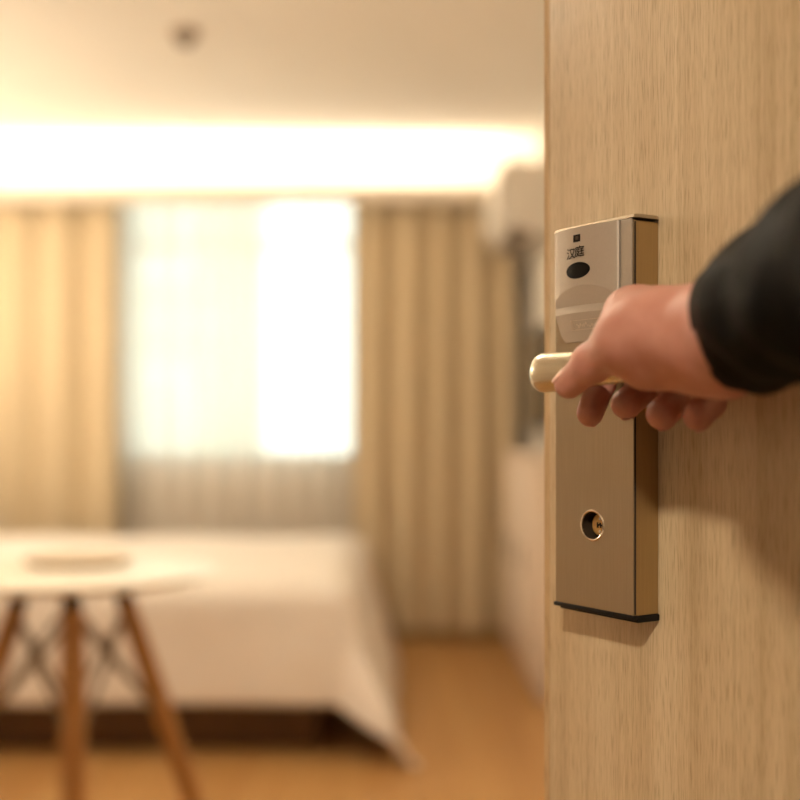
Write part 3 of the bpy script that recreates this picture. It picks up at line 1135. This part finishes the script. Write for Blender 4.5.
# keep only the largest connected surface
seen, best = set(), []
for v in bm.verts:
    if v.index in seen: continue
    stack, comp = [v], []
    seen.add(v.index)
    while stack:
        q = stack.pop(); comp.append(q)
        for e_ in q.link_edges:
            o2 = e_.other_vert(q)
            if o2.index not in seen:
                seen.add(o2.index); stack.append(o2)
    if len(comp) > len(best): best = comp
keep = {v.index for v in best}
bmesh.ops.delete(bm, geom=[v for v in bm.verts if v.index not in keep], context='VERTS')
bmesh.ops.recalc_face_normals(bm, faces=bm.faces)
bm.to_mesh(me); bm.free()

msk, nt, b = new_mat('skin')
N, L = nt.nodes, nt.links
tcx = N.new('ShaderNodeTexCoord')
nz = N.new('ShaderNodeTexNoise'); nz.inputs['Scale'].default_value = 55; nz.inputs['Detail'].default_value = 4
L.new(tcx.outputs['Object'], nz.inputs['Vector'])
rp = N.new('ShaderNodeValToRGB')
rp.color_ramp.elements[0].position = .32; rp.color_ramp.elements[0].color = (.50, .215, .155, 1)
rp.color_ramp.elements[1].position = .70; rp.color_ramp.elements[1].color = (.59, .28, .21, 1)
L.new(nz.outputs['Fac'], rp.inputs['Fac'])
L.new(rp.outputs['Color'], b.inputs['Base Color'])
b.inputs['Roughness'].default_value = .5
b.inputs['Subsurface Weight'].default_value = .28
b.inputs['Subsurface Radius'].default_value = (1.0, .35, .2)
b.inputs['Subsurface Scale'].default_value = .004
vo = N.new('ShaderNodeTexVoronoi'); vo.inputs['Scale'].default_value = 900
L.new(tcx.outputs['Object'], vo.inputs['Vector'])
n2 = N.new('ShaderNodeTexNoise'); n2.inputs['Scale'].default_value = 160; n2.inputs['Detail'].default_value = 5
L.new(tcx.outputs['Object'], n2.inputs['Vector'])
ad = N.new('ShaderNodeMath'); ad.operation = 'MULTIPLY_ADD'; ad.inputs[1].default_value = .3
L.new(vo.outputs['Distance'], ad.inputs[0]); L.new(n2.outputs['Fac'], ad.inputs[2])
bp = N.new('ShaderNodeBump'); bp.inputs['Strength'].default_value = .25; bp.inputs['Distance'].default_value = .0008
L.new(ad.outputs[0], bp.inputs['Height']); L.new(bp.outputs['Normal'], b.inputs['Normal'])
M_SKIN = msk
person = link('person', me, M_SKIN, None, True)
tag(person, "person's right hand in a dark sleeve gripping the lever of the door lock", 'person')

# fingernails
M_NAIL = mat('fingernail', (.72, .40, .30), .3, var=.03)


def nail(base, tip, out, r, wd, ln):
    t = (tip - base).normalized()
    out = (out - t * out.dot(t)).normalized()
    sd = t.cross(out)
    vs_, fs_ = [], []
    n, m_ = 8, 8
    for j in range(m_ + 1):
        for i in range(n + 1):
            u = (i / n * 2 - 1); v = j / m_
            wl = wd * (1 - .25 * (2 * v - 1) ** 4)
            a = u * wl / r
            vs_.append(tip + t * (-.55 * ln + v * ln) + out * (math.cos(a) * (r + .0004 - .0010 * max(0, v - .5))) + sd * math.sin(a) * (r + .0004))
    for j in range(m_):
        for i in range(n):
            k = j * (n + 1) + i
            fs_.append((k, k + 1, k + n + 2, k + n + 1))
    o = mesh_obj('fingernail', vs_, fs_, M_NAIL, person, True)
    md = o.modifiers.new('t', 'SOLIDIFY'); md.thickness = .0006; md.offset = -1
    return o


nail(t_[2], t_[3], nn * .55 + Vector((0, 0, .75)) - ex * .2, .0099, .0062, .0125)
for k in range(4):
    a, b_, c_, d_ = J['f%d' % k]
    od = (d_ - c_).cross((b_ - c_).cross(d_ - c_))
    nail(c_, d_, -od, FR[k][3], .0052, .0105)

# sleeve
M_SLEEVE = mat('black_jacket', (0.0045, 0.0032, 0.0022), 0.5, var=0.5, scale=45, bump=.7, bscale=70, bdist=.003, **{'Specular IOR Level': 0.02})
M_LINING = mat('sleeve_lining', (0.02, 0.016, 0.013), 0.9, var=0.1)
SH = Vector((.285, .20, 1.385))
EL = Vector((.222, .455, 1.142))
CU = P(729, 329, .690)
ctrl = [CU, CU.lerp(EL, .35) + Vector((0, 0, .001)), CU.lerp(EL, .72), EL + Vector((.006, -.012, .012)), EL.lerp(SH, .3), EL.lerp(SH, .68), SH]
cr_ = [.0375, .0455, .0500, .0540, .0580, .0640, .0690]


def catmull(ps, n):
    out = []
    m_ = len(ps)
    for i in range(m_ - 1):
        p0 = ps[max(i - 1, 0)]; p1 = ps[i]; p2 = ps[i + 1]; p3 = ps[min(i + 2, m_ - 1)]
        for k in range(n):
            t = k / n
            out.append(.5 * ((2 * p1) + (p2 - p0) * t + (2 * p0 - 5 * p1 + 4 * p2 - p3) * t * t + (3 * p1 - p0 - 3 * p2 + p3) * t ** 3))
    out.append(ps[-1])
    return out


cl = catmull(ctrl, 16)
rl = [x for x in catmull([Vector((r_, 0, 0)) for r_ in cr_], 16)]
rl = [v.x for v in rl]
sv, sf = [], []
SG = 64
CUFF_N = Vector((-.62, .72, -.22)).normalized()
for i, p in enumerate(cl):
    t = (cl[min(i + 1, len(cl) - 1)] - cl[max(i - 1, 0)]).normalized()
    bl = min(1, i / 14)
    t = ((-CUFF_N) * (1 - bl) + t * bl).normalized()
    u = Vector((0, 0, 1)) if abs(t.z) < .9 else Vector((0, 1, 0))
    sdv = t.cross(u).normalized(); uu = sdv.cross(t).normalized()
    for k in range(SG):
        a = 2 * math.pi * k / SG
        s_ = i / len(cl)
        r_ = rl[i] * (1 + .042 * math.sin(3 * a + 14 * s_) * min(1, i / 6) + .036 * math.sin(26 * s_ * 2 + 2.2 * math.sin(a + 1)) * min(1, i / 8)
                      + .018 * math.sin(5 * a - 40 * s_))
        sv.append(p + sdv * math.cos(a) * r_ * .92 + uu * math.sin(a) * r_ * 1.0)
n = len(cl)
for i in range(n - 1):
    for k in range(SG):
        k2 = (k + 1) % SG
        sf.append((i * SG + k, i * SG + k2, (i + 1) * SG + k2, (i + 1) * SG + k))
# rounded shoulder end
dt = (cl[-1] - cl[-2]).normalized()
for j in range(1, 6):
    th_ = j / 6 * math.pi / 2
    base = len(sv)
    for k in range(SG):
        v0 = sv[(n - 1) * SG + k] - cl[-1]
        sv.append(cl[-1] + v0 * math.cos(th_) + dt * .05 * math.sin(th_))
    for k in range(SG):
        k2 = (k + 1) % SG
        sf.append((base - SG + k, base - SG + k2, base + k2, base + k))
sf.append(tuple(range(len(sv) - SG, len(sv))))
# turned-in cuff
prev = 0
for j, (f_, dd) in enumerate(((.975, -.0022), (.935, -.001), (.92, .006), (.90, .05))):
    base = len(sv)
    for k in range(SG):
        v0 = sv[k] - cl[0]
        sv.append(cl[0] + v0 * f_ - CUFF_N * dd)
    for k in range(SG):
        k2 = (k + 1) % SG
        sf.append((prev + k2, prev + k, base + k, base + k2))
    prev = base
bm = bmesh.new(); mm = bpy.data.meshes.new('x'); mm.from_pydata([tuple(v) for v in sv], [], sf); bm.from_mesh(mm)
slv = bm_obj('jacket_sleeve', bm, M_SLEEVE, person, True)
slv['label'] = 'black jacket sleeve'
